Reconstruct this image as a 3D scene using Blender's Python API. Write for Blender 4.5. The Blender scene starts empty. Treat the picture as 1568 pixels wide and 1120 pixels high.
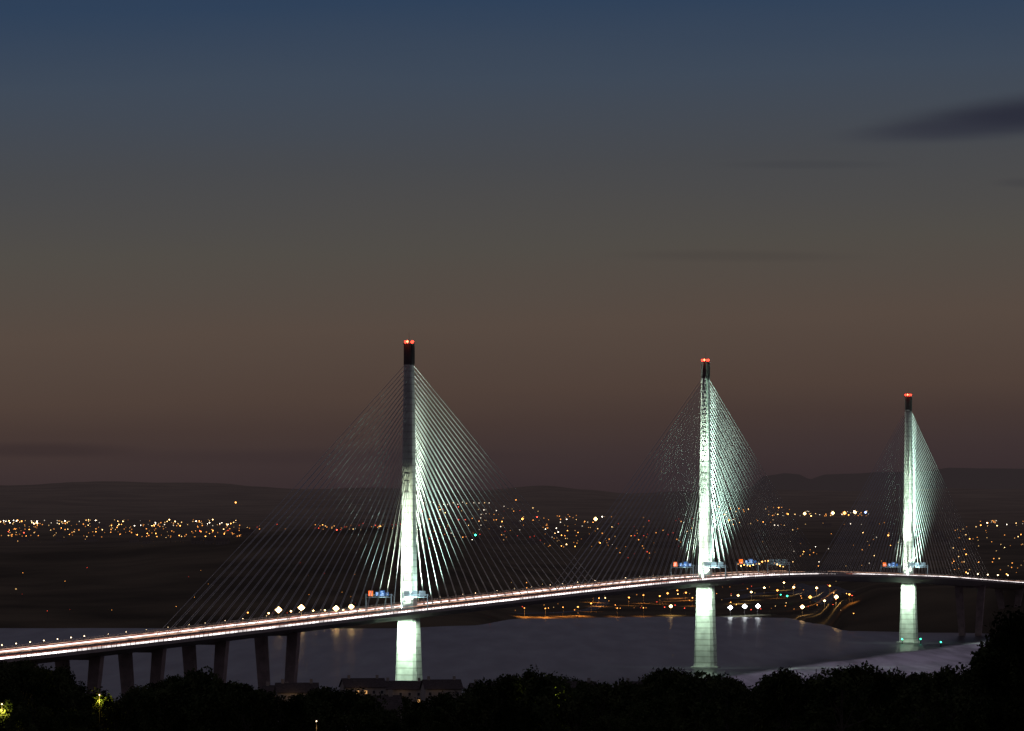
import bpy, math, random
from mathutils import Vector, noise
random.seed(7)
sc=bpy.context.scene
CAMZ=105.0; F=8500.0      # camera height (m), focal length used for bearings
col=sc.collection

# ------------------------------------------------------------------ helpers
def lerp_tab(tab,x):
    if x<=tab[0][0]: return tab[0][1]
    for (a,va),(b,vb) in zip(tab,tab[1:]):
        if x<=b:
            t=(x-a)/(b-a); t=t*t*(3-2*t)
            return va+(vb-va)*t
    return tab[-1][1]
def lin_tab(tab,x):
    if x<=tab[0][0]: return tab[0][1]
    for (a,va),(b,vb) in zip(tab,tab[1:]):
        if x<=b: return va+(vb-va)*(x-a)/(b-a)
    return tab[-1][1]

def mat_new(name):
    m=bpy.data.materials.new(name); m.use_nodes=True
    nt=m.node_tree; return m,nt,nt.nodes['Principled BSDF']
def simple(name,colr,rough=0.7,metal=0.0,var=0.25,scale=0.5):
    m,nt,b=mat_new(name)
    tc=nt.nodes.new('ShaderNodeNewGeometry')
    n=nt.nodes.new('ShaderNodeTexNoise'); n.inputs['Scale'].default_value=scale; n.inputs['Detail'].default_value=5
    nt.links.new(tc.outputs['Position'],n.inputs['Vector'])
    r=nt.nodes.new('ShaderNodeValToRGB')
    r.color_ramp.elements[0].position=.3; r.color_ramp.elements[1].position=.7
    r.color_ramp.elements[0].color=[c*(1-var) for c in colr]+[1]
    r.color_ramp.elements[1].color=[min(1,c*(1+var)) for c in colr]+[1]
    nt.links.new(n.outputs['Fac'],r.inputs['Fac']); nt.links.new(r.outputs['Color'],b.inputs['Base Color'])
    b.inputs['Roughness'].default_value=rough; b.inputs['Metallic'].default_value=metal
    return m
def emis(name,colr,s,sample=False):
    m,nt,b=mat_new(name)
    b.inputs['Base Color'].default_value=(*[c*.5 for c in colr],1)
    b.inputs['Emission Color'].default_value=(*colr,1); b.inputs['Emission Strength'].default_value=s
    if not sample: m.cycles.emission_sampling='NONE'
    return m
def empty(name,parent=None,loc=(0,0,0)):
    o=bpy.data.objects.new(name,None); o.location=loc; col.objects.link(o)
    if parent: o.parent=parent
    return o
def mk(name,vs,fs,mats,parent=None,mi=None,smooth=False):
    me=bpy.data.meshes.new(name); me.from_pydata([tuple(v) for v in vs],[],fs)
    if not isinstance(mats,(list,tuple)): mats=[mats]
    for m in mats: me.materials.append(m)
    if mi: me.polygons.foreach_set('material_index',mi)
    if smooth: me.polygons.foreach_set('use_smooth',[True]*len(me.polygons))
    me.update()
    o=bpy.data.objects.new(name,me); col.objects.link(o)
    if parent: o.parent=parent
    return o
class MB:
    def __init__(s): s.v=[];s.f=[];s.m=[]
    def add(s,vs,fs,mi=0):
        k=len(s.v); s.v+= [Vector(v) for v in vs]; s.f+=[[i+k for i in f] for f in fs]; s.m+=[mi]*len(fs)
    def box(s,c,ax,ay,az,mi=0):
        """c centre, ax ay az half-extent vectors"""
        c=Vector(c);vs=[]
        for k in (-1,1):
            for j in (-1,1):
                for i in (-1,1): vs.append(c+ax*i+ay*j+az*k)
        s.add(vs,[(0,2,3,1),(4,5,7,6),(0,1,5,4),(2,6,7,3),(0,4,6,2),(1,3,7,5)],mi)
    def tube(s,a,b,ra,rb,n=5,mi=0):
        a=Vector(a);b=Vector(b);d=(b-a).normalized()
        p=d.orthogonal().normalized();q=d.cross(p);vs=[]
        for (c,r) in ((a,ra),(b,rb)):
            for i in range(n):
                t=2*math.pi*i/n; vs.append(c+p*math.cos(t)*r+q*math.sin(t)*r)
        s.add(vs,[(i,(i+1)%n,n+(i+1)%n,n+i) for i in range(n)]+[tuple(range(n-1,-1,-1)),tuple(range(n,2*n))],mi)
    def octa(s,c,r,mi=0,rz=None):
        c=Vector(c);rz=rz or r
        vs=[c+Vector((0,0,rz)),c-Vector((0,0,rz))]+[c+Vector((math.cos(i*math.pi/3)*r,math.sin(i*math.pi/3)*r,0)) for i in range(6)]
        s.add(vs,[(0,2+i,2+(i+1)%6) for i in range(6)]+[(1,2+(i+1)%6,2+i) for i in range(6)],mi)
    def out(s,name,mats,parent=None,smooth=False): return mk(name,s.v,s.f,mats,parent,s.m,smooth)

# ------------------------------------------------------------------ terrain function
shoreT=[(-900,5100),(0,5130),(600,5130),(720,5250),(800,5600),(1060,5720),(1200,5650),(1250,5350),(1300,5020),(1450,4930),(1568,4860),(2500,4700)]
ridgeT=[(-900,48),(0,57),(150,64),(300,76),(450,89),(600,90),(700,76),(800,36),(900,22),(1000,19),(1200,22),(1300,40),(1568,52),(2500,60)]
aT=[(-900,14),(600,14),(760,8),(850,3.5),(1060,4),(1240,5),(1290,22),(1350,34),(1568,36),(2500,36)]
hillT=[(-900,180),(0,194),(150,203),(330,196),(400,188),(450,184),(600,186),(740,174),(830,188),(900,178),(960,168),(1100,176),(1568,182),(2500,190)]
nearT=[(0,102),(300,90),(500,81.5),(800,69.5),(1000,61.5),(1500,43.5),(2000,27),(2500,12),(2820,1),(2950,-5),(3300,-6)]
def H(x,y):
    y=max(y,1.0); px=784+F*x/y
    px=max(-900,min(2500,px))
    if y<3300:
        h=lin_tab(nearT,y)
        if y>300: h+=noise.noise(Vector((x/60,y/60,3)))*1.2
        return h
    s=lerp_tab(shoreT,px)+noise.noise(Vector((x/90,1.5,y/900)))*30
    if y<s-60: return -6
    r=lerp_tab(ridgeT,px)
    tab=[(s-60,-6),(s,0.3),(s+20,2.0),(s+230,lerp_tab(aT,px)),(6500,r),(7200,max(46,r*.86)),(8200,69),(10000,85),(12500,100),(14300,138),(16500,lerp_tab(hillT,px)),(19500,120),(45000,110)]
    h=lin_tab(tab,y)
    if y>s+20:
        k=min(1,(y-s)/600)
        h+=k*(noise.noise(Vector((x/260,y/420,7)))*5+noise.noise(Vector((x/60,y/110,9)))*1.6)
        if y>12000: h+=noise.noise(Vector((x/700,y/1500,2)))*9+noise.noise(Vector((x/160,y/400,4)))*2.5
    return h
def seen(px,yy,lift=0.0,d0=5000,d1=17000):
    """visible ground point on a given bearing / depression"""
    D=d0
    while D<d1:
        x=(px-784)/F*D; h=H(x,D)+lift
        if 788+(CAMZ-h)*F/D<=yy and h-lift>0.2: break
        D+=20
    return Vector((x,D,h-lift))

# ------------------------------------------------------------------ ground
rows=[20]
while rows[-1]<45000:
    d=rows[-1]
    if d<3300: st=40
    elif d<4700: st=200
    elif d<7600: st=22
    elif d<13000: st=90
    elif d<20000: st=160
    else: st=2500
    rows.append(d+st)
cols=[-900+i*11 for i in range(310)]
vs=[];fs=[]
for d in rows:
    for c in cols:
        x=(c-784)/F*d; vs.append((x,d,H(x,d)))
nC=len(cols)
for j in range(len(rows)-1):
    for i in range(nC-1):
        a=j*nC+i; fs.append((a,a+1,a+nC+1,a+nC))
gm,nt,b=mat_new('ground_grass_and_soil')
g=nt.nodes.new('ShaderNodeNewGeometry')
n1=nt.nodes.new('ShaderNodeTexNoise'); n1.inputs['Scale'].default_value=.006; n1.inputs['Detail'].default_value=8
nt.links.new(g.outputs['Position'],n1.inputs['Vector'])
r=nt.nodes.new('ShaderNodeValToRGB'); r.color_ramp.elements[0].position=.35;r.color_ramp.elements[1].position=.65
r.color_ramp.elements[0].color=(.022,.022,.015,1); r.color_ramp.elements[1].color=(.085,.072,.045,1)
nt.links.new(n1.outputs['Fac'],r.inputs['Fac']); nt.links.new(r.outputs['Color'],b.inputs['Base Color'])
b.inputs['Roughness'].default_value=1; b.inputs['Specular IOR Level'].default_value=0
def haze_glow(nt,b,g,lo,hi,d0,d1,colr=(1,.72,.74)):  # aerial haze painted as surface emission, stronger with distance; no volume
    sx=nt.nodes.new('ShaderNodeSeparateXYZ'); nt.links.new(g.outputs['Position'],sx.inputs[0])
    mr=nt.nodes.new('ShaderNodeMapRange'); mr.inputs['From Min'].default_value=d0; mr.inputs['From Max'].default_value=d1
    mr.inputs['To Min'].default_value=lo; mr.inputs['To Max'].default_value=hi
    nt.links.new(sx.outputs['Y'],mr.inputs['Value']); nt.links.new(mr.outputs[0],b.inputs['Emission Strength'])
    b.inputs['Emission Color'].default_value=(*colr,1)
haze_glow(nt,b,g,.0,.021,3400,15500)
gm.cycles.emission_sampling='NONE'
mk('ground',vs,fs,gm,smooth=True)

# distant hills (behind, to the right)
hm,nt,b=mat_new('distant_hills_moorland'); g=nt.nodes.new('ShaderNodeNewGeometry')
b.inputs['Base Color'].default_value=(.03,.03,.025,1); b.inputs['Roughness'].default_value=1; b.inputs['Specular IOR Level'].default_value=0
haze_glow(nt,b,g,.0215,.024,20000,28000,(1,.74,.78)); hm.cycles.emission_sampling='NONE'
prof=[(900,770),(1100,762),(1150,748),(1168,730),(1200,725),(1225,727),(1240,735),(1262,727),(1300,726),(1345,722),(1420,722),(1450,717),(1500,718),(1568,716),(1900,712),(2600,740)]
vs=[];fs=[];R=[21000,21800,22600,23400,24200,25000,27000,29000];w=[0,.25,.6,.85,1,.95,.8,.3]
cc=[900+i*6 for i in range(280)]
for d,k in zip(R,w):
    for c in cc:
        top=CAMZ+(788-lin_tab(prof,c))*24200/F
        x=(c-784)/F*d
        vs.append((x,d,60+(top-60)*k+(noise.noise(Vector((x/300,d/800,1)))*7+noise.noise(Vector((x/90,d/500,5)))*2)*k))
for j in range(len(R)-1):
    for i in range(len(cc)-1):
        a=j*len(cc)+i; fs.append((a,a+1,a+len(cc)+1,a+len(cc)))
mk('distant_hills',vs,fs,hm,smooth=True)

# ------------------------------------------------------------------ water
wm,nt,b=mat_new('firth_water')
g=nt.nodes.new('ShaderNodeNewGeometry')
mp=nt.nodes.new('ShaderNodeMapping'); mp.inputs['Scale'].default_value=(.03,.006,.05); nt.links.new(g.outputs['Position'],mp.inputs['Vector'])
n=nt.nodes.new('ShaderNodeTexNoise'); n.inputs['Scale'].default_value=1; n.inputs['Detail'].default_value=6; nt.links.new(mp.outputs[0],n.inputs['Vector'])
bp=nt.nodes.new('ShaderNodeBump'); bp.inputs['Strength'].default_value=.1; bp.inputs['Distance'].default_value=1.2
nt.links.new(n.outputs['Fac'],bp.inputs['Height']); nt.links.new(bp.outputs[0],b.inputs['Normal'])
# bright reflection strip painted as pale base colour, by signed distance from a line
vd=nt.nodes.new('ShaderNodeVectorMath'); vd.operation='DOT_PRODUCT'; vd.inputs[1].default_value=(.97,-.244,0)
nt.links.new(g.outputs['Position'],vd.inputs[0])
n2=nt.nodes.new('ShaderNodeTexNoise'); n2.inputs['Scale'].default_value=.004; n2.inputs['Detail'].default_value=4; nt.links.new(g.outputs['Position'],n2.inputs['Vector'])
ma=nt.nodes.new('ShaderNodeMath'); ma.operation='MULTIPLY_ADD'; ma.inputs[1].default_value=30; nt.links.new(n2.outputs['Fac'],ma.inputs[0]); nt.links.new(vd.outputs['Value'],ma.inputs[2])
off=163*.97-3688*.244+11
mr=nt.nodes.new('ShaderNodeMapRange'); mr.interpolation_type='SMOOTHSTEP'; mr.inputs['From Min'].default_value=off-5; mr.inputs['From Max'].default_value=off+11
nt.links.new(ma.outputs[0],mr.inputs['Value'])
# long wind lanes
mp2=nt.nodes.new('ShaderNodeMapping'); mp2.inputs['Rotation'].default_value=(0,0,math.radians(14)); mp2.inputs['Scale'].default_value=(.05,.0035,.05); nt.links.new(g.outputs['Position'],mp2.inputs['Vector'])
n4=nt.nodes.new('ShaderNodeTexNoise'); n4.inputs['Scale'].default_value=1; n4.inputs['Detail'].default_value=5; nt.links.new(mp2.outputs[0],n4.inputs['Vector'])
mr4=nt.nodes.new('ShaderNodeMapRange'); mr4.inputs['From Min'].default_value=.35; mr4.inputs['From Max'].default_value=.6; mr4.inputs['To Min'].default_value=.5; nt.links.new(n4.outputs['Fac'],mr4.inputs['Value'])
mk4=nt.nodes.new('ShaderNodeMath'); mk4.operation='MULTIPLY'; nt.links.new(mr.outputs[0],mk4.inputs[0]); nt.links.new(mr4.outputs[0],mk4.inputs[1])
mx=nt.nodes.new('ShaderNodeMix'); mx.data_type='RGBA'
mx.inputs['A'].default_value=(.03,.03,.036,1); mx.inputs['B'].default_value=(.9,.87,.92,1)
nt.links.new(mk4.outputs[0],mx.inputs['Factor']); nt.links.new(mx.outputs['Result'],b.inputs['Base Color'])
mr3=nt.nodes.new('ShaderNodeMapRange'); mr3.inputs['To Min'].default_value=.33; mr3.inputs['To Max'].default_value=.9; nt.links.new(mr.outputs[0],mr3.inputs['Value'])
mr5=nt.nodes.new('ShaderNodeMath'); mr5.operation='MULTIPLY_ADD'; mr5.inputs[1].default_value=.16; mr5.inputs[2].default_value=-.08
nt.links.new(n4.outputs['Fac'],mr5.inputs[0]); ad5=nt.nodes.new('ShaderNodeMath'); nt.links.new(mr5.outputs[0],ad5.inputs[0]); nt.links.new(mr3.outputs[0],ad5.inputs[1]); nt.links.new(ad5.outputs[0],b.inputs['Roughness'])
b.inputs['IOR'].default_value=1.33; b.inputs['Specular IOR Level'].default_value=.25
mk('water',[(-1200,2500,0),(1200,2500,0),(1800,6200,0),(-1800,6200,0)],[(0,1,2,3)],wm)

# ------------------------------------------------------------------ bridge alignment
K=[(-440,2330,22),(-253,2749,34.5),(-60,3233,49.5),(132.3,3798,61),(323.5,4531,53.8),(470,5093,41),(575,5500,38)]
def align(y):
    n=len(K)
    def sl(i,k):
        if i==0: return (K[1][k]-K[0][k])/(K[1][1]-K[0][1])
        if i==n-1: return (K[-1][k]-K[-2][k])/(K[-1][1]-K[-2][1])
        h0=K[i][1]-K[i-1][1];h1=K[i+1][1]-K[i][1]
        return ((K[i][k]-K[i-1][k])/h0*h1+(K[i+1][k]-K[i][k])/h1*h0)/(h0+h1)
    i=0
    while i<n-2 and y>K[i+1][1]: i+=1
    h=K[i+1][1]-K[i][1]; t=(y-K[i][1])/h
    o=[]
    for k in (0,2):
        p0,p1=K[i][k],K[i+1][k];m0,m1=sl(i,k)*h,sl(i+1,k)*h
        o.append((2*t**3-3*t*t+1)*p0+(t**3-2*t*t+t)*m0+(-2*t**3+3*t*t)*p1+(t**3-t*t)*m1)
    return Vector((o[0],y,o[1]))
UP=Vector((0,0,1))
def frame(y):
    p=align(y); q=align(y+1); t=(q-p); t.z=0; t.normalize(); nn=Vector((t.y,-t.x,0)); return p,t,nn
YS=[2330+i*10 for i in range(318)]
FR=[frame(y) for y in YS]
def sweep(mb,prof,i0=0,i1=None,mi=0,closed=True):
    fr=FR[i0:i1]; k=len(prof); vs=[]
    for p,t,nn in fr:
        for (o,z) in prof: vs.append(p+nn*o+UP*z)
    f=[]
    for j in range(len(fr)-1):
        for i in range(k if closed else k-1):
            a=j*k+i; c=j*k+(i+1)%k; f.append((a,c,c+k,a+k))
    if closed: f.append(tuple(range(k-1,-1,-1))); f.append(tuple(range((len(fr)-1)*k,len(fr)*k)))
    mb.add(vs,f,mi)
def rect(o,z,w,h): return [(o-w/2,z),(o+w/2,z),(o+w/2,z+h),(o-w/2,z+h)]

concrete=simple('pale_concrete',(.42,.43,.4),.8,0,.22,.22)
nt=concrete.node_tree; b=nt.nodes['Principled BSDF']; g=nt.nodes.new('ShaderNodeNewGeometry')
wv=nt.nodes.new('ShaderNodeTexWave'); wv.bands_direction='Z'; wv.inputs['Scale'].default_value=.08; wv.inputs['Distortion'].default_value=.6
nt.links.new(g.outputs['Position'],wv.inputs['Vector'])
rr=nt.nodes.new('ShaderNodeValToRGB'); rr.color_ramp.elements[0].color=(.68,.68,.66,1); rr.color_ramp.elements[1].position=.2; rr.color_ramp.elements[1].color=(1,1,1,1)
nt.links.new(wv.outputs['Fac'],rr.inputs['Fac'])
mm=nt.nodes.new('ShaderNodeMix'); mm.data_type='RGBA'; mm.blend_type='MULTIPLY'; mm.inputs['Factor'].default_value=1
src=b.inputs['Base Color'].links[0].from_socket
nt.links.new(src,mm.inputs['A']); nt.links.new(rr.outputs['Color'],mm.inputs['B']); nt.links.new(mm.outputs['Result'],b.inputs['Base Color'])
steel=simple('painted_deck_steel',(.28,.24,.21),.5,.2,.15,.3)
darksteel=simple('dark_steel',(.05,.045,.045),.6,.3,.2,.5)
gsteel=simple('galvanised_steel',(.3,.32,.34),.45,.4,.15,.5)
asphalt=simple('asphalt',(.05,.05,.05),.85,0,.2,.8)
paint=simple('white_road_paint',(.75,.75,.72),.7,0,.1,1)
cablem=simple('cable_sheath',(.29,.29,.28),.6,0,.05,.2)

bridge=empty('cable_stayed_bridge')
mb=MB(); sweep(mb,[(-20,-.9),(-8,-4.6),(8,-4.6),(20,-.9),(20,-.01),(-20,-.01)]); mb.out('deck_girder',steel,bridge)
mb=MB()
for s in (-1,1): sweep(mb,[(s*3.6,.03),(s*19.0,.03)],closed=False)
mb.out('carriageway',asphalt,bridge)
mb=MB()
for s in (-1,1):
    for o in (4.2,15.4): sweep(mb,[(s*o-.1,.036),(s*o+.1,.036)],closed=False)
    for o in (7.9,11.6):
        for i in range(0,316,2): sweep(mb,[(s*o-.1,.036),(s*o+.1,.036)],i,i+2,closed=False)
mb.out('lane_markings',paint,bridge)
mb=MB()
for o in (-19.6,19.6,-3.3,3.3):
    sweep(mb,rect(o,0,.4,.8))
mb.out('parapet',steel,bridge)
mb=MB()
for s in (-1,1):
    for z in (1.2,1.75,2.3,2.85): sweep(mb,rect(s*19.6,z,.08,.13))
    for j in range(len(FR)-1):
        p,t,nn=FR[j]
        for k in (0,5): mb.box(p+t*k+nn*s*19.6+UP*1.9,t*.09,nn*.12,UP*1.1)
mb.out('wind_shield',steel,bridge)

# traffic: long-exposure head and tail light trails
def trailmat(name,c,s,sc_,sample=True):
    m,nt,b=mat_new(name); b.inputs['Base Color'].default_value=(0,0,0,1)
    g=nt.nodes.new('ShaderNodeNewGeometry'); n=nt.nodes.new('ShaderNodeTexNoise'); n.inputs['Scale'].default_value=sc_; n.inputs['Detail'].default_value=3
    nt.links.new(g.outputs['Position'],n.inputs['Vector'])
    mr=nt.nodes.new('ShaderNodeMapRange'); mr.inputs['From Min'].default_value=.35; mr.inputs['From Max'].default_value=.65; mr.inputs['To Min'].default_value=s*.3; mr.inputs['To Max'].default_value=s*1.4
    nt.links.new(n.outputs['Fac'],mr.inputs['Value']); nt.links.new(mr.outputs[0],b.inputs['Emission Strength'])
    b.inputs['Emission Color'].default_value=(*c,1)
    if not sample: m.cycles.emission_sampling='NONE'
    return m
tw=trailmat('headlight_trail_white',(1,.91,.9),2.8,.04)
tw2=trailmat('headlight_trail_faint',(1,.55,.36),.85,.12,False)
tr=trailmat('taillight_trail_red',(1,.2,.12),.8,.08,False)
gapA=[i for i,y in enumerate(YS) if y<4085][-1]; gapB=[i for i,y in enumerate(YS) if y>4215][0]
trails=empty('traffic_light_trails')
def hexa(o,z,r): return [(o+math.cos(a*math.pi/3)*r,z+math.sin(a*math.pi/3)*r) for a in range(6)]
def trail(name,m,o,z,r):
    mb=MB(); sweep(mb,hexa(o,z,r),0,gapA); sweep(mb,hexa(o,z,r),gapB,None); mb.out(name,m,trails)
trail('headlight_trail_1',tw,16.6,1.0,.46); trail('headlight_trail_2',tw,13.3,.9,.13)
trail('headlight_trail_3',tw2,10,.8,.2); trail('headlight_trail_4',tw2,6.5,2.4,.14)
trail('headlight_trail_5',tw,-15.5,1.0,.3); trail('headlight_trail_6',tw2,-11,.9,.2); trail('headlight_trail_7',tw2,-7,3.0,.14)
trail('taillight_trail_1',tr,-17.6,1.2,.12); trail('taillight_trail_2',tr,8.5,1.1,.12)

# towers
red=emis('aviation_light_red',(1,.04,.02),7); redhot=emis('aviation_light_core',(1,.12,.05),12)
def spot(name,loc,target,P,cone,colr,blend=.6,size=.4,parent=None):
    l=bpy.data.lights.new(name,'SPOT'); l.energy=P; l.spot_size=math.radians(cone); l.spot_blend=blend; l.color=colr; l.shadow_soft_size=size
    o=bpy.data.objects.new(name,l); col.objects.link(o); o.location=loc
    o.rotation_euler=(Vector(target)-Vector(loc)).to_track_quat('-Z','Y').to_euler()
    if parent:o.parent=parent
    return o
def point(name,loc,P,colr,parent=None,size=.5):
    l=bpy.data.lights.new(name,'POINT'); l.energy=P; l.color=colr; l.shadow_soft_size=size
    o=bpy.data.objects.new(name,l); col.objects.link(o); o.location=loc
    if parent:o.parent=parent
G=(.6,1.0,.76); GC=(.64,1,.86); W=(.82,1,.82); Y1=(.86,1,.7)
towers=[('south',3233,205,344,344,192,118),('centre',3798,210,344,400,198,122),('north',4531,202,400,390,190,112)]
for ti,(nm,y,top,ll,lr,zt,zl) in enumerate(towers):
    p,t,nn=frame(y); dz=p.z; base=Vector((p.x,p.y,0))
    mb=MB()
    def ring(z,w,d,ch=.28):
        a,bb=w/2,d/2; c=min(a,bb)*ch
        return [base+nn*u+t*v+UP*z for u,v in ((-a+c,-bb),(a-c,-bb),(a,-bb+c),(a,bb-c),(a-c,bb),(-a+c,bb),(-a,bb-c),(-a,-bb+c))]
    prof=[(-6,14.6,13.6),(0,14.2,13.2),(dz*.5,12.2,11.6),(dz-5,10.8,10.4)]
    prof2=[(dz-4.9,9.2,9.4),(dz,8.2,8.6),(dz+30,7.4,8.0),(dz+80,6.4,7),(top-13,4.9,5.5)]
    for pr in (prof,prof2):
        v=[];f=[]
        for (z,w,d) in pr: v+=ring(z,w,d)
        for j in range(len(pr)-1):
            for i in range(8):
                a=j*8+i;c=j*8+(i+1)%8; f.append((a,c,c+8,a+8))
        f.append(tuple(range(7,-1,-1))); f.append(tuple(range(len(v)-8,len(v)))); mb.add(v,f)
    # pile cap
    v=ring(-5,19,17,.5)+ring(1.2,19,17,.5); mb.add(v,[(i,(i+1)%8,8+(i+1)%8,8+i) for i in range(8)]+[tuple(range(8,16))])
    N=24
    def fan(side,L):
        for k in range(N):
            u=k/(N-1)
            dist=18+(L-18)*u
            yy=y+side*dist*t.y
            q,_,n2=frame(yy)
            za=zl+(zt-zl)*(u**.8)
            yield k,q,n2,za,side
    for side,L in ((-1,ll),(1,lr)):
        for k,q,n2,za,s in fan(side,L):
            hb=lin_tab([(a,c) for a,_,c in prof2],za)/2
            mb.box(base+t*s*(hb+.1)+UP*(za-.3),nn*1.7,t*.45,UP*.5)
    mb.out('tower_'+nm,concrete,bridge)
    # crown
    mb=MB(); v=ring(top-13,5.1,5.7)+ring(top-1,4.8,5.4)
    mb.add(v,[(i,(i+1)%8,8+(i+1)%8,8+i) for i in range(8)]+[tuple(range(8,16))])
    v=ring(top-1,5.7,6.2)+ring(top-.5,5.7,6.2); mb.add(v,[(i,(i+1)%8,8+(i+1)%8,8+i) for i in range(8)]+[tuple(range(8,16)),tuple(range(7,-1,-1))])
    for i in range(-2,3):
        mb.box(base+nn*i*1.0-t*2.85+UP*(top-7),nn*.18,t*.1,UP*5.5)
        mb.box(base+t*i*1.1+nn*2.6+UP*(top-7),t*.18,nn*.1,UP*5.5)
    R8=ring(top+.6,5.6,6.1)
    for i in range(8):
        mb.tube(R8[i],R8[(i+1)%8],.07,.07,4); mb.tube(R8[i]-UP*1.1,R8[i],.07,.07,4)
    mb.tube(base+UP*(top-.4),base+UP*(top+6),.14,.06,4)
    mb.out('crown_'+nm,darksteel,bridge)
    mb=MB()
    for o,s in ((-2.3,0),(0,-2.6),(2.3,0),(.6,2.6)):
        mb.octa(base+nn*o+t*s+UP*(top+.6),.8,0 if o else 1); mb.tube(base+nn*o+t*s+UP*(top-.6),base+nn*o+t*s+UP*(top+.2),.2,.2,5,0)
    mb.out('aviation_lights_'+nm,[red,redhot],bridge)
    point('aviation_glow_'+nm,base-t*4.5+UP*(top+.8),600,(1,.12,.05),bridge)
    # cables
    mb=MB()
    for side,L in ((-1,ll),(1,lr)):
        for k,q,n2,za,s in fan(side,L):
            hb=lin_tab([(a,c) for a,_,c in prof2],za)/2
            for pl in (-1,1):
                a=base+nn*pl*1.3+t*s*(hb+.5)+UP*za; bt=q+n2*pl*2.4+UP*.4
                m_=(a+bt)/2-UP*(((a-bt).length**2)*.000012)
                r_c=.16
                mb.tube(a,m_,r_c,r_c,5); mb.tube(m_,bt,r_c,r_c,5)
                mb.tube(bt,bt+(m_-bt).normalized()*3,.3,.28,6)
    mb.out('stay_cables_'+nm,cablem,bridge)
    # floodlights
    fl=MB()
    def fs_(name,along,lat,h,P,cone,c,z0=1.2,blend=.6,ax=0):
        L=base+t*along+nn*lat+UP*(dz+z0)
        fl.box(L-UP*.5,t*.5,nn*.5,UP*.35,0)
        spot(name+'_'+nm,L,base+UP*(dz+h)+t*ax,P,cone,c,blend,parent=bridge)
    s=[1,1.1,1.2][ti]
    for lat in (-11,3):
        fs_('floodlight_low',-20,lat,16,130e3*s,60,W)
    if ti==0:
        fs_('floodlight_mid',-55,-12,45,1400e3,34,W); fs_('floodlight_mid',-55,5,60,800e3,24,Y1)
    else:
        fs_('floodlight_mid',-55,-10,55,1300e3*s,36,W); fs_('floodlight_mid',-55,5,70,600e3*s,30,G)
        fs_('floodlight_high',-75,-12,122,3200e3*s,26,W); fs_('floodlight_high',-75,5,122,1700e3*s,26,G)
    # narrow uplighters graze the first stays behind the tower; wide weak ones catch the rest of each fan
    fs_('floodlight_cable',14,5,112,5200e3 if ti==0 else 10500e3,26,W if ti==0 else GC,ax=7,blend=.9)
    fs_('floodlight_cable_wide',24,12,95,750e3 if ti==0 else 1300e3,90,GC,ax=60,blend=1)
    # left-hand fan: aimed away from the shaft
    fs_('floodlight_cable_wide',-45,12,110,900e3 if ti==0 else 1500e3,62,GC,ax=-85,blend=1)
    fs_('floodlight_side',6,16,50,130e3,80,GC)
    for lat in (-9,9):
        spot('underdeck_light_'+nm,base-t*17+nn*lat+UP*(dz-5.5),base+UP*(dz-26),(115e3,80e3,90e3)[ti],95,(.72,1,.76),parent=bridge)
    fl.out('floodlight_housings_'+nm,darksteel,bridge)

# approach viaduct V piers
def ypx(px):
    lo,hi=2330,5500
    for _ in range(40):
        m=(lo+hi)/2
        if 784+F*align(m).x/m<px: lo=m
        else: hi=m
    return lo
mb=MB()
for px in (20,122,218,315,425,1485,1545):
    y=ypx(px); p,t,nn=frame(y); gz=min(H(p.x,p.y),2)-4 if px<1400 else H(p.x,p.y)-4
    for s in (-1,1):
        a=p+nn*s*10-UP*4.0; b_=Vector((p.x,p.y,gz))+nn*s*6.4
        v=[]
        for c,w,d in ((a,3.2,2.2),(b_,2.5,2.2)):
            for i,j in ((-1,-1),(1,-1),(1,1),(-1,1)): v.append(c+nn*i*w+t*j*d)
        mb.add(v,[(0,1,5,4),(1,2,6,5),(2,3,7,6),(3,0,4,7),(0,3,2,1),(4,5,6,7)])
    mb.box(p-UP*5.3,nn*12.6,t*1.8,UP*.65)
mb.out('viaduct_piers',simple('weathered_concrete',(.26,.2,.18),.9,0,.25,.2),bridge)

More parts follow.
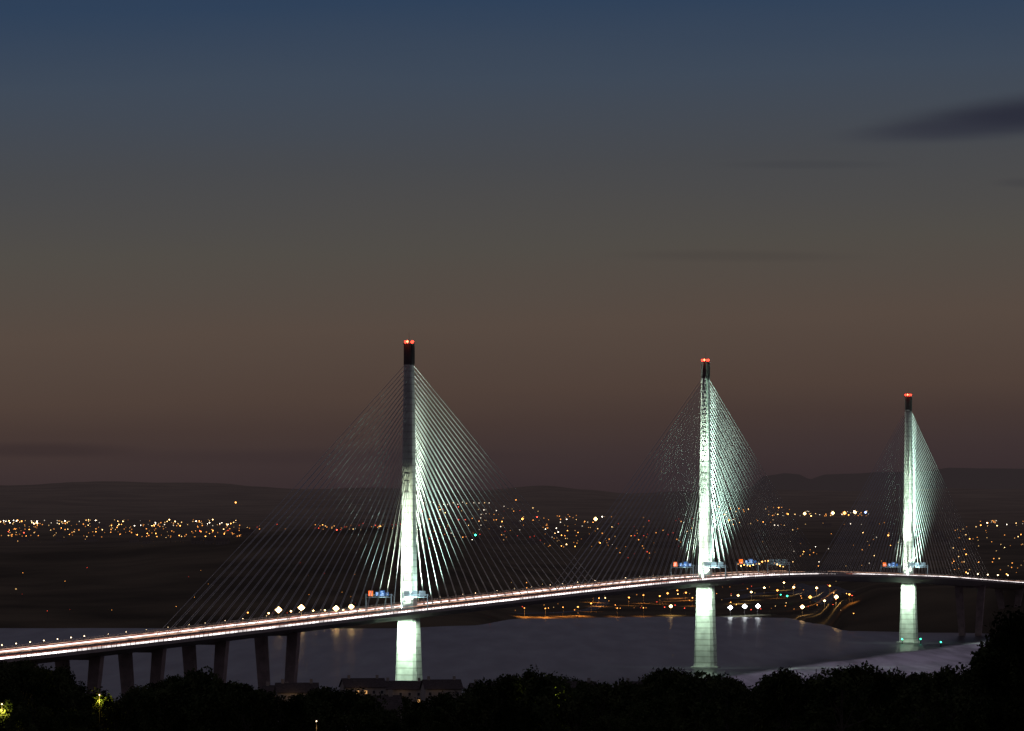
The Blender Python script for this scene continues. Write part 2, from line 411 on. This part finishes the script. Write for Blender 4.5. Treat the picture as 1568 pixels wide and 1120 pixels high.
# sign gantries
s_or=emis('sign_amber',(1,.16,.02),1.6); s_bl=emis('sign_blue',(.06,.2,.6),.35); s_wh=emis('sign_legend',(.75,.88,1),.9)
def gantry(y,south=True):
    p,t,nn=frame(y); e=empty('motorway_sign_gantry'); mb=MB()
    for o in (-19.2,-3.4,3.4,19.2): mb.box(p+nn*o+UP*5,nn*.25,t*.3,UP*5)
    for s in (-1,1):
        for z in (8,9.6): mb.box(p+nn*s*11.3+UP*z,nn*8,t*.2,UP*.16)
        for k in range(9):
            a=p+nn*(s*11.3-7.6+k*1.9)+UP*8
            mb.tube(a,a+nn*(.95)+UP*1.6,.1,.1,4); mb.tube(a+nn*.95+UP*1.6,a+nn*1.9*.98,.1,.1,4)
    mb.out('frame',gsteel,e)
    sg=MB()
    for k,(mi,w) in enumerate(((0,1.7),(1,1.2),(1,1.8),(1,1.2))):
        o=(-16.0,-12.0,-8.8,-5.8)[k]; zc=(10.2,9.9,10.3,9.8)[k]; hz=(1.5,1.1,1.6,1.0)[k]
        sg.box(p+nn*o-t*.45+UP*zc,nn*w*.95,t*.12,UP*(hz+.25),3)
        sg.box(p+nn*o-t*.6+UP*zc,nn*w*.8,t*.03,UP*hz,mi)
        for q in range(3):
            if random.random()<.75: sg.box(p+nn*(o+random.uniform(-.3,.3))-t*.66+UP*(zc-hz*.6+q*hz*.55),nn*w*random.uniform(.25,.6),t*.02,UP*.14,2)
    for o,w in ((6,2.4),(10.8,2.2),(15.6,2.4)):
        sg.box(p+nn*o+t*.45+UP*10.2,nn*w*.85,t*.15,UP*1.6,4)
        for q in range(3): sg.box(p+nn*o+t*.2+UP*(9.1+q*1.0),nn*w*.8,t*.04,UP*.08,3)
    sg.out('sign_panels',[s_or,s_bl,s_wh,darksteel,gsteel],e)
    for off in (-11,10.5):
        l=bpy.data.lights.new('gantry_light','POINT'); l.energy=1500 if off<0 else (6500 if south else 500); l.color=(.6,.9,.95); o=bpy.data.objects.new('gantry_light',l); col.objects.link(o); o.location=p+nn*off-t*5+UP*7; o.parent=e
for y in (3215,3780,4512): gantry(y)
gantry(3960,False)

# parapet lamps
lampW=emis('lamp_warm_white',(1,.72,.42),6)
mb=MB()
for y in range(2700,2880,14):
    p,t,nn=frame(y)
    for o in (-19.6,):
        mb.tube(p+nn*o,p+nn*o+UP*3.6,.12,.09,5,1); mb.octa(p+nn*o+UP*3.8,.36,0)
for y in list(range(2895,3190,23))+list(range(3300,3760,31)):
    p,t,nn=frame(y+random.uniform(-6,6)); mb.tube(p-nn*19.6,p-nn*19.6+UP*3.4,.12,.09,5,1); mb.octa(p-nn*19.6+UP*3.5,random.uniform(.13,.25),0)
for px in (1515,1530,1545,1560,1575):
    p,t,nn=frame(ypx(px)); mb.tube(p-nn*19.6,p-nn*19.6+UP*8,.15,.1,5,1); mb.octa(p-nn*19.6+UP*8.2,.7,0)
mb.out('parapet_lamps',[lampW,darksteel],bridge)

# ------------------------------------------------------------------ lamps on the far shore
cols_={'o':(1,.36,.07),'y':(1,.6,.22),'w':(1,.85,.65),'r':(1,.08,.04),'g':(.05,1,.5),'b':(.25,.35,1),'c':(.9,.95,1)}
keys=list(cols_); levels=[.7,2.2,9]
tm=[];idx={}
for k in keys:
    for li,lv in enumerate(levels):
        idx[(k,li)]=len(tm); tm.append(emis('lamp_%s_%d'%(k,li),cols_[k],lv))
tm.append(darksteel); POST=len(tm)-1
town=MB()
def townlamp(px,yy,k,li,rpx,lift=7):
    g=seen(px,yy,lift); r=rpx*g.y/F
    town.octa(g+UP*lift,r,idx[(k,li)])
    if g.y<8000: town.tube(g-UP,g+UP*(lift-r*.5),.15,.1,4,POST)
def scatter(n,x0,x1,y0,y1,pal,bright=.15,r=(.45,1.0)):
    for _ in range(n):
        li=2 if random.random()<bright else (1 if random.random()<.5 else 0)
        townlamp(random.uniform(x0,x1),random.uniform(y0,y1),random.choice(pal),li,random.uniform(*r))
scatter(50,0,110,797,803,'wwyyo',.35); scatter(75,120,365,796,806,'wyyo',.35)
scatter(150,0,380,802,824,'yoooo',.16); scatter(16,0,380,808,826,'oor',.35)
scatter(18,380,560,803,812,'or',.12); scatter(24,480,620,804,812,'oyr',.12)
for i in range(14): townlamp(650+i*7.5+random.uniform(-3,3),771+random.uniform(-2,2),'w' if i%3 else 'y',1,.7)
scatter(95,620,840,775,828,'ooywr',.09); scatter(70,830,940,788,838,'oooyw',.12)
scatter(40,940,1060,790,860,'oor',.06)
scatter(50,1090,1210,775,805,'yoow',.22); scatter(40,1180,1345,783,791,'ooyw',.28)
scatter(40,1210,1390,795,868,'ooyw',.12); scatter(40,1500,1600,797,806,'oyw',.22); scatter(70,1450,1600,806,880,'oyo',.17)
scatter(25,-300,0,797,825,'yyoow',.15); scatter(40,1600,1900,797,870,'oyw',.15)
scatter(24,20,560,860,945,'or',.0,(.35,.6)); scatter(110,780,1320,890,942,'ooyr',.16,(.4,.95))
for a in ((361,770,'o',2,1.2),(728,820,'g',2,1.6),(800,795,'o',2,1.8),(912,795,'y',2,3.0),(1232,787,'y',2,2.4),(1275,786,'y',2,2.8),(1293,786,'o',2,2.6),(1309,785,'y',2,2.8),(1325,785,'b',2,1.9),(1360,821,'o',2,1.2),(1205,787,'o',1,1.5),(790,766,'o',1,1.2),(25,903,'y',0,1.4)): townlamp(*a)
for i in range(16): townlamp(1130+i*4.6,864+4*math.sin(i*.5)+random.uniform(-1,1),'y' if i%2 else 'o',2 if i%3 else 1,1.2)
town.out('distant_town_lamps',tm)

# key street lamps: cut-off luminaires that light the ground under them
slm={k:emis('street_lamp_glass_'+k,cols_[k],s_) for k,s_ in (('o',6),('y',16),('w',20),('g',7),('r',7),('c',22))}
def street_lamp(px,yy,k,rpx,P,lift=9):
    g=seen(px,yy,lift); e=empty('street_lamp',loc=g)
    m=MB(); m.tube((0,0,-1),(0,0,lift),.14,.09,6,1); m.tube((0,0,lift),(0,-2.2,lift+.5),.1,.08,5,1); m.box((0,-2.6,lift+.45),Vector((.45,0,0)),Vector((0,.8,0)),Vector((0,0,.14)),1)
    m.octa((0,-2.6,lift-.1),rpx*g.y/F,0,rpx*g.y/F*.9)
    m.out('lamp',[slm[k],darksteel],e)
    if P:
        l=bpy.data.lights.new('glow','SPOT'); l.spot_size=math.radians(140); l.spot_blend=.7; l.energy=P; l.color=cols_[k]; l.shadow_soft_size=.6
        o=bpy.data.objects.new('glow',l); col.objects.link(o); o.parent=e; o.location=(0,-3.2-rpx*g.y/F,lift-.6)
    return g
for px,yy,r in ((427,935,5.4),(462,931,5.4),(515,932,5.0),(538,931,4.6)): street_lamp(px,yy,'y',r,260e3,13)
for px,yy in ((446,938),(480,936),(498,935),(526,936),(412,939),(552,936)): street_lamp(px,yy,'y',1.5,0,10)
street_lamp(380,939,'o',1.4,0)
for i,(px,yy,r) in enumerate(((803,935,.9),(835,936,1),(862,932,.9),(885,931,1.3),(905,924,1.4),(917,917,1.1),(908,911,1.4),(963,915,1.5),(985,912,1.2),(1010,913,1.4),(1022,909,1.7),(1037,905,1.3),(1050,908,1.5),(1060,916,1.1),(945,938,.9),(985,939,.9))):
    street_lamp(px,yy,'o',r,random.uniform(12e3,50e3))
street_lamp(750,931,'r',1.5,0); street_lamp(1027,937,'y',2.8,25e3)
for px,yy in ((1118,933),(1140,931),(1160,929)): street_lamp(px,yy,'c',3.8,20e3)
for i,(px,yy,r) in enumerate(((1228,930,3.4),(1240,915,2.8),(1262,920,1.9),(1280,915,3.4),(1300,911,1.8),(1150,907,1.6),(1170,901,1.7),(1190,904,1.8),(1215,900,1.8),(1250,901,1.8),(1270,897,1.7),(1130,913,1.6),(1200,893,1.5))):
    street_lamp(px,yy,'o' if i%3==1 else 'y',r,random.uniform(10e3,26e3))
street_lamp(1205,913,'g',1.6,0); street_lamp(1195,911,'g',1.2,0)

# motorway draped on the ground near the toll area
def drape(name,pts,w,mat,lift=.25):
    P=[seen(px,yy) for px,yy in pts]; Q=[]
    for a,b_ in zip(P,P[1:]):
        for i in range(12): Q.append(a.lerp(b_,i/12))
    v=[];f=[]
    for i in range(len(Q)-1):
        d=(Q[i+1]-Q[i]); d.z=0; d.normalize(); nn=Vector((d.y,-d.x,0))
        for s in (-1,-.33,.33,1):
            q=Q[i]+nn*s*w/2; v.append((q.x,q.y,H(q.x,q.y)+lift))
    for i in range(len(Q)-2):
        for k in range(3):
            a=i*4+k; f.append((a,a+1,a+5,a+4))
    return mk(name,v,f,mat)
drape('shore_road',[(790,941),(850,939),(905,934),(925,925),(912,914)],14,asphalt)
drape('motorway',[(1120,918),(1160,910),(1215,906),(1250,908),(1300,915)],26,asphalt)
drape('slip_road',[(1130,905),(1170,900),(1220,896),(1270,898)],12,asphalt)

# ------------------------------------------------------------------ houses
wall=simple('rendered_wall',(.26,.24,.21),.9,0,.15,.4); slate=simple('slate_roof',(.06,.052,.05),.9,0,.3,1.5)
slate.node_tree.nodes['Principled BSDF'].inputs['Specular IOR Level'].default_value=.1
winL=emis('lit_window',(1,.5,.16),.8); winD=simple('dark_window',(.02,.02,.025),.3)
frame_m=simple('window_frame',(.4,.4,.38),.6)
def house_mesh(m,c,L,Wd,h,rh,ang,lit=.3,storeys=2,o=None):
    ca,sa=math.cos(ang),math.sin(ang); ux=Vector((ca,sa,0));uy=Vector((-sa,ca,0)); c=Vector(c)
    P=lambda x,y,z:c+ux*x+uy*y+UP*z
    m.add([P(-L,-Wd,-3),P(L,-Wd,-3),P(L,Wd,-3),P(-L,Wd,-3),P(-L,-Wd,h),P(L,-Wd,h),P(L,Wd,h),P(-L,Wd,h),P(-L,0,h+rh-.1),P(L,0,h+rh-.1)],
      [(0,1,5,4),(2,3,7,6),(1,2,6,9,5),(3,0,4,8,7)],0)
    e=.5
    for s in (-1,1):
        m.add([P(-L-e,s*(Wd+e),h-.25),P(L+e,s*(Wd+e),h-.25),P(L+e,0,h+rh),P(-L-e,0,h+rh),P(-L-e,s*(Wd+e),h-.05),P(L+e,s*(Wd+e),h-.05),P(L+e,0,h+rh+.2),P(-L-e,0,h+rh+.2)],
          [(0,1,2,3),(4,5,6,7),(0,1,5,4),(0,3,7,4),(1,2,6,5)],1)
    for x in (-L*.7,L*.7): m.box(P(x,0,h+rh+.5),ux*.5,uy*.4,UP*.9,0)
    nW=max(2,int(L*2/3.2))
    for st in range(storeys):
        z=1.4+st*2.7
        for i in range(nW):
            x=-L+ (i+.5)*2*L/nW
            isdoor=(st==0 and i==nW//2)
            mi=2 if random.random()<lit else 3
            m.box(P(x,-Wd-.03,z-(.35 if isdoor else 0)),ux*.62,uy*.05,UP*(1.05 if isdoor else .72),4)
            m.box(P(x,-Wd-.07,z-(.35 if isdoor else 0)),ux*.52,uy*.03,UP*(.95 if isdoor else .62),mi)
HM=[wall,slate,winL,winD,frame_m]
hs=((455,1900,7,4,5.5,3,.1,.12,1046,110),(425,1960,5,4,5.5,3,-.3,.15,1050,60),(556,2150,8,5,6.0,3.2,.25,.3,1039,70),(618,2180,9,5,6.0,3.0,-.2,.3,1043,50),(676,2100,7,5,6,3.2,.2,.25,1041,30),(570,1250,6,4,5.5,3,.2,.15,1066,50),(745,2050,6,4,5.5,3,.3,.1,1046,0),(880,1900,7,4,5.5,3,-.2,.1,1044,0),(985,2000,8,4.5,5.5,3,.1,.1,1044,0))
for (px,D,L,Wd,h,rh,ang,lit,ty,P) in hs:
    x=(px-784)/F*D; z=H(x,D); tgt=CAMZ-(ty-788)*D/F
    e=empty('house',loc=(x,D,0)); m=MB()
    zz=max(z,tgt-h-rh)
    house_mesh(m,(0,0,zz),L,Wd,h,rh,ang,lit); 
    if zz-3>z: m.box((0,0,(zz+z)/2-2),Vector((L*.97,0,0)),Vector((0,Wd*.95,0)),UP*((zz-z)/2+1.5),0)
    if P:
        l=bpy.data.lights.new('outside_lamp','POINT'); l.energy=P; l.color=(1,.6,.3); o=bpy.data.objects.new('outside_lamp',l); col.objects.link(o); o.parent=e; o.location=(-1,-Wd-4,zz+h+.5)
    m.out('walls_roof_windows',HM,e)
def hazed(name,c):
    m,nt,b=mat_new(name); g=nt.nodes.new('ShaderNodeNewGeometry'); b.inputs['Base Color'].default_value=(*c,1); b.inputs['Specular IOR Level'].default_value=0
    haze_glow(nt,b,g,0,.021,3400,15500); m.cycles.emission_sampling='NONE'; return m
m=MB()
for _ in range(120):
    px=random.choice([random.uniform(-50,380),random.uniform(620,940),random.uniform(1100,1600)])
    g=seen(px,random.uniform(800,835))
    house_mesh(m,g,random.uniform(4,8),4,4.5,2.5,random.uniform(-.5,.5),.04)
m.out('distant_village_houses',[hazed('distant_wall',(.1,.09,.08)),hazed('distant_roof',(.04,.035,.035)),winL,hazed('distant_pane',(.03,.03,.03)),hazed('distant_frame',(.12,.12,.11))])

# ------------------------------------------------------------------ trees
leafA,nt,b=mat_new('foliage'); oi=nt.nodes.new('ShaderNodeNewGeometry'); n=nt.nodes.new('ShaderNodeTexNoise'); n.inputs['Scale'].default_value=.35
nt.links.new(oi.outputs['Position'],n.inputs['Vector']); r=nt.nodes.new('ShaderNodeValToRGB'); r.color_ramp.elements[0].position=.35; r.color_ramp.elements[1].position=.65
r.color_ramp.elements[0].color=(.012,.02,.008,1); r.color_ramp.elements[1].color=(.05,.06,.025,1)
nt.links.new(n.outputs['Fac'],r.inputs['Fac']); nt.links.new(r.outputs['Color'],b.inputs['Base Color']); b.inputs['Roughness'].default_value=.95; b.inputs['Specular IOR Level'].default_value=0
bark=simple('bark',(.05,.04,.03),.95,0,.3,3)
def tree_mesh(name,seed,leaves,ls,Ht=12.0,wide=1.0):
    rnd=random.Random(seed); m=MB()
    m.tube((0,0,-2),(0,0,Ht*.35),.38,.28,7,1); m.tube((0,0,Ht*.35),(.2,.1,Ht*.75),.28,.1,6,1)
    cl=[]
    for i in range(17):
        a=rnd.uniform(0,6.28); zz=rnd.uniform(.28,.9); rr=wide*Ht*.36*math.sin(min(1,(1.08-zz)*1.9)*1.35)*rnd.uniform(.35,1)
        c=Vector((math.cos(a)*rr,math.sin(a)*rr,zz*Ht)); s=Ht*rnd.uniform(.09,.17)
        cl.append((c,s)); m.tube((0,0,Ht*rnd.uniform(.22,.5)),c,.13,.04,4,1)
    cl.append((Vector((0,0,Ht*.9)),Ht*.1)); cl.append((Vector((0,0,Ht*.6)),Ht*.22))
    for _ in range(leaves):
        c,s=rnd.choice(cl); d=Vector((rnd.gauss(0,1),rnd.gauss(0,1),rnd.gauss(0,.8))).normalized()
        p=c+d*s*(rnd.random()**.4)*rnd.choice((1,1,1,1.2))
        u=Vector((rnd.gauss(0,1),rnd.gauss(0,1),rnd.gauss(0,1))).normalized(); w=u.orthogonal().normalized()
        q=ls*rnd.uniform(.6,1.3)
        m.add([p-u*q,p+w*q*.55,p+u*q,p-w*q*.55],[(0,1,2,3)],0)
    me=bpy.data.meshes.new(name); me.from_pydata([tuple(v) for v in m.v],[],m.f); me.materials.append(leafA); me.materials.append(bark); me.polygons.foreach_set('material_index',m.m); me.update(); return me
vars_=[tree_mesh('tree_crown_%d'%i,i,2400,.35,wide=random.uniform(.9,1.3)) for i in range(6)]
wood=empty('woodland_trees')
topT=[(-100,1005),(0,1008),(60,1010),(100,1014),(118,1040),(140,1062),(180,1062),(215,1050),(270,1028),(310,1018),(345,1040),(395,1046),(415,1056),(470,1058),(500,1050),(530,1052),(560,1062),(690,1060),(720,1048),(780,1026),(810,1020),(850,1032),(910,1036),(960,1044),(1010,1020),(1050,1018),(1100,1030),(1150,1044),(1200,1018),(1240,1034),(1280,1018),(1320,1012),(1360,1028),(1420,1022),(1480,1014),(1520,1000),(1568,985),(1700,960)]
def put(me,x,D,hh,parent,name='tree_instance'):
    o=bpy.data.objects.new(name,me); col.objects.link(o); o.location=(x,D,H(x,D)-.3)
    s=hh/12; k=min(s,random.uniform(.85,1.05)*min(s,1.35)); o.scale=(k,k,s); o.rotation_euler=(0,0,random.uniform(0,6.28)); o.parent=parent
for i in range(400):
    D=random.uniform(900,2650); px=-150+i*1900/400+random.uniform(-6,6) 
    T=lin_tab(topT,px)+abs(random.gauss(0,1))*20-2
    x=(px-784)/F*D; hh=CAMZ-(T-788)*D/F-H(x,D)
    hh=max(6,min(22,hh)); put(random.choice(vars_),x,D,hh,wood)
for i in range(110):   # undergrowth filling between crowns
    D=random.uniform(880,1500); px=random.uniform(-100,1700); x=(px-784)/F*D
    put(random.choice(vars_),x,D,random.uniform(5,8),wood)
big=tree_mesh('big_tree_mesh',77,16000,.2,wide=1.15)
for px,D,T in ((1592,520,925),(1550,540,955),(28,900,1010),(1310,1000,1018)):
    x=(px-784)/F*D; o=bpy.data.objects.new('tree',big); col.objects.link(o); g=H(x,D); hh=CAMZ-(T-788)*D/F-g
    s=hh/12; o.location=(x,D,g-.2); o.scale=(s*.9,s*.9,s); o.rotation_euler=(0,0,random.uniform(0,6))
# garden lamps glowing deep in the foliage
for px,yy,D,c,P in ((153,1066,905,(1,.75,.1),900),(4,1080,880,(1,.8,.15),700),(852,1058,905,(.95,.9,.1),700),(485,1106,860,(1,.6,.2),60)):
    x=(px-784)/F*D; z=CAMZ-(yy-788)*D/F; gz=H(x,D); e=empty('garden_lamp_post',loc=(x,D,gz)); m=MB()
    m.tube((0,0,-1),(0,0,z-gz),.035,.03,6,1); m.octa((0,0,z-gz+.2),.11,0); m.box((0,0,z-gz+.4),Vector((.25,0,0)),Vector((0,.25,0)),UP*.05,1)
    m.out('lamp',[lampW,darksteel],e)
    if P>=100:
        put(vars_[int(px)%6],x+.6,D+3,z-gz+1.2,wood)
        put(vars_[(int(px)+2)%6],x+3.2,D-5,z-gz-.6,wood); put(vars_[(int(px)+3)%6],x-4.0,D-4,z-gz-1.8,wood)
    l=bpy.data.lights.new('glow','POINT'); l.energy=P; l.color=c; o=bpy.data.objects.new('glow',l); col.objects.link(o); o.parent=e; o.location=(0,-.4,z-gz-.8)

# channel marker lights near the north tower
m=MB()
for px,yy,D in ((1381,971,4505),(1409,969,4510),(1440,990,4400)):
    x=(px-784)/F*D
    m.tube((x,D,-2),(x,D,3.2),.5,.3,6,1); m.octa((x,D,3.9),.7,0)
m.out('channel_marker_buoys',[slm['g'],darksteel])

# ------------------------------------------------------------------ sky
w=bpy.data.worlds.new("World"); sc.world=w; w.use_nodes=True
nt=w.node_tree; nt.nodes.clear(); N=nt.nodes.new; Lk=nt.links.new
out=N('ShaderNodeOutputWorld'); bg=N('ShaderNodeBackground'); Lk(bg.outputs[0],out.inputs[0])
tc=N('ShaderNodeTexCoord'); sx=N('ShaderNodeSeparateXYZ'); Lk(tc.outputs['Generated'],sx.inputs[0])
def M(op,a,b_=None,c=None):
    n=N('ShaderNodeMath'); n.operation=op
    for i,v in enumerate((a,b_,c)):
        if v is None: continue
        if isinstance(v,(int,float)): n.inputs[i].default_value=v
        else: Lk(v,n.inputs[i])
    return n.outputs[0]
def s2l(c): 
    c=c/255; return c/12.92 if c<=.04045 else ((c+.055)/1.055)**2.4
ymax=M('MAXIMUM',sx.outputs['Y'],.02)
u=M('DIVIDE',sx.outputs['X'],ymax); v=M('DIVIDE',sx.outputs['Z'],ymax)
cv=N('ShaderNodeCombineXYZ'); Lk(M('MULTIPLY',u,9),cv.inputs[0]); Lk(M('MULTIPLY',v,70),cv.inputs[1])
nz=N('ShaderNodeTexNoise'); nz.inputs['Scale'].default_value=1.4; nz.inputs['Detail'].default_value=4; Lk(cv.outputs[0],nz.inputs['Vector'])
wob=M('MULTIPLY',M('SUBTRACT',nz.outputs['Fac'],.5),.0035)
f=M('MULTIPLY',M('ADD',M('ADD',sx.outputs['Z'],wob),M('MULTIPLY',sx.outputs['X'],-.03)),8.0)
rp=N('ShaderNodeValToRGB'); Lk(f,rp.inputs[0]); cr=rp.color_ramp
st=[(0,(50,40,42)),(.0056,(56,45,47)),(.0104,(62,50,50)),(.0165,(70,56,52)),(.0221,(79,64,57)),(.0339,(86,73,65)),(.048,(80,76,71)),(.0633,(71,73,77)),(.0786,(62,73,88)),(.0925,(47,65,89)),(.110,(40,58,84)),(.125,(84,79,92))]  # last stop, above the view, raised to brighten piers, land and water
while len(cr.elements)<len(st): cr.elements.new(.5)
for e,(p_,c) in zip(cr.elements,st): e.position=min(1,p_*8); e.color=(s2l(c[0]),s2l(c[1]),s2l(c[2]),1)
color=rp.outputs['Color']
def streak(px,py,ax,by,slope,strength,dark,nzs):
    global color
    du=M('SUBTRACT',u,(px-784)/F); dv=M('SUBTRACT',M('SUBTRACT',v,(788-py)/F),M('MULTIPLY',du,slope))
    r2=M('ADD',M('POWER',M('ABSOLUTE',M('DIVIDE',du,ax/F)),2.0),M('POWER',M('ABSOLUTE',M('DIVIDE',dv,by/F)),2.0))
    r_=M('ADD',M('SQRT',r2),M('MULTIPLY',M('SUBTRACT',nz.outputs['Fac'],.5),nzs))
    mr=N('ShaderNodeMapRange'); mr.interpolation_type='SMOOTHSTEP'; mr.inputs['From Min'].default_value=1.1; mr.inputs['From Max'].default_value=.2; mr.inputs['To Max'].default_value=strength; Lk(r_,mr.inputs['Value'])
    mx=N('ShaderNodeMix'); mx.data_type='RGBA'; Lk(mr.outputs[0],mx.inputs['Factor']); Lk(color,mx.inputs['A']); mx.inputs['B'].default_value=(s2l(dark[0]),s2l(dark[1]),s2l(dark[2]),1)
    color=mx.outputs['Result']
streak(1580,174,265,36,.1,.95,(42,44,57),1.0)
streak(1430,200,170,22,.06,.5,(50,52,64),.8)
streak(1240,252,160,9,0,.25,(56,58,64),.8)
streak(1570,280,60,10,0,.3,(56,56,62),.8)
streak(1130,392,230,11,-.01,.2,(58,54,54),.8)
streak(60,690,170,14,0,.4,(46,37,40),.8)
streak(480,700,420,16,0,.25,(48,39,43),.8)
sky=N('ShaderNodeTexSky'); sky.sky_type='NISHITA'; sky.sun_disc=False; sky.sun_elevation=math.radians(-6); sky.sun_rotation=math.radians(-20)
ad=N('ShaderNodeMix'); ad.data_type='RGBA'; ad.blend_type='ADD'; ad.inputs['Factor'].default_value=.01; Lk(color,ad.inputs['A']); Lk(sky.outputs[0],ad.inputs['B'])
Lk(ad.outputs['Result'],bg.inputs['Color']); bg.inputs['Strength'].default_value=1.0

# ------------------------------------------------------------------ camera
cam=bpy.data.cameras.new('camera'); cam.lens=36*F/1568; cam.sensor_width=36; cam.clip_start=1; cam.clip_end=80000
co=bpy.data.objects.new('camera',cam); col.objects.link(co); co.location=(0,0,CAMZ); co.rotation_euler=(math.radians(90)+math.atan(228/F),0,0)
sc.camera=co
sc.view_settings.view_transform='Standard'; sc.view_settings.look='None'; sc.view_settings.exposure=0
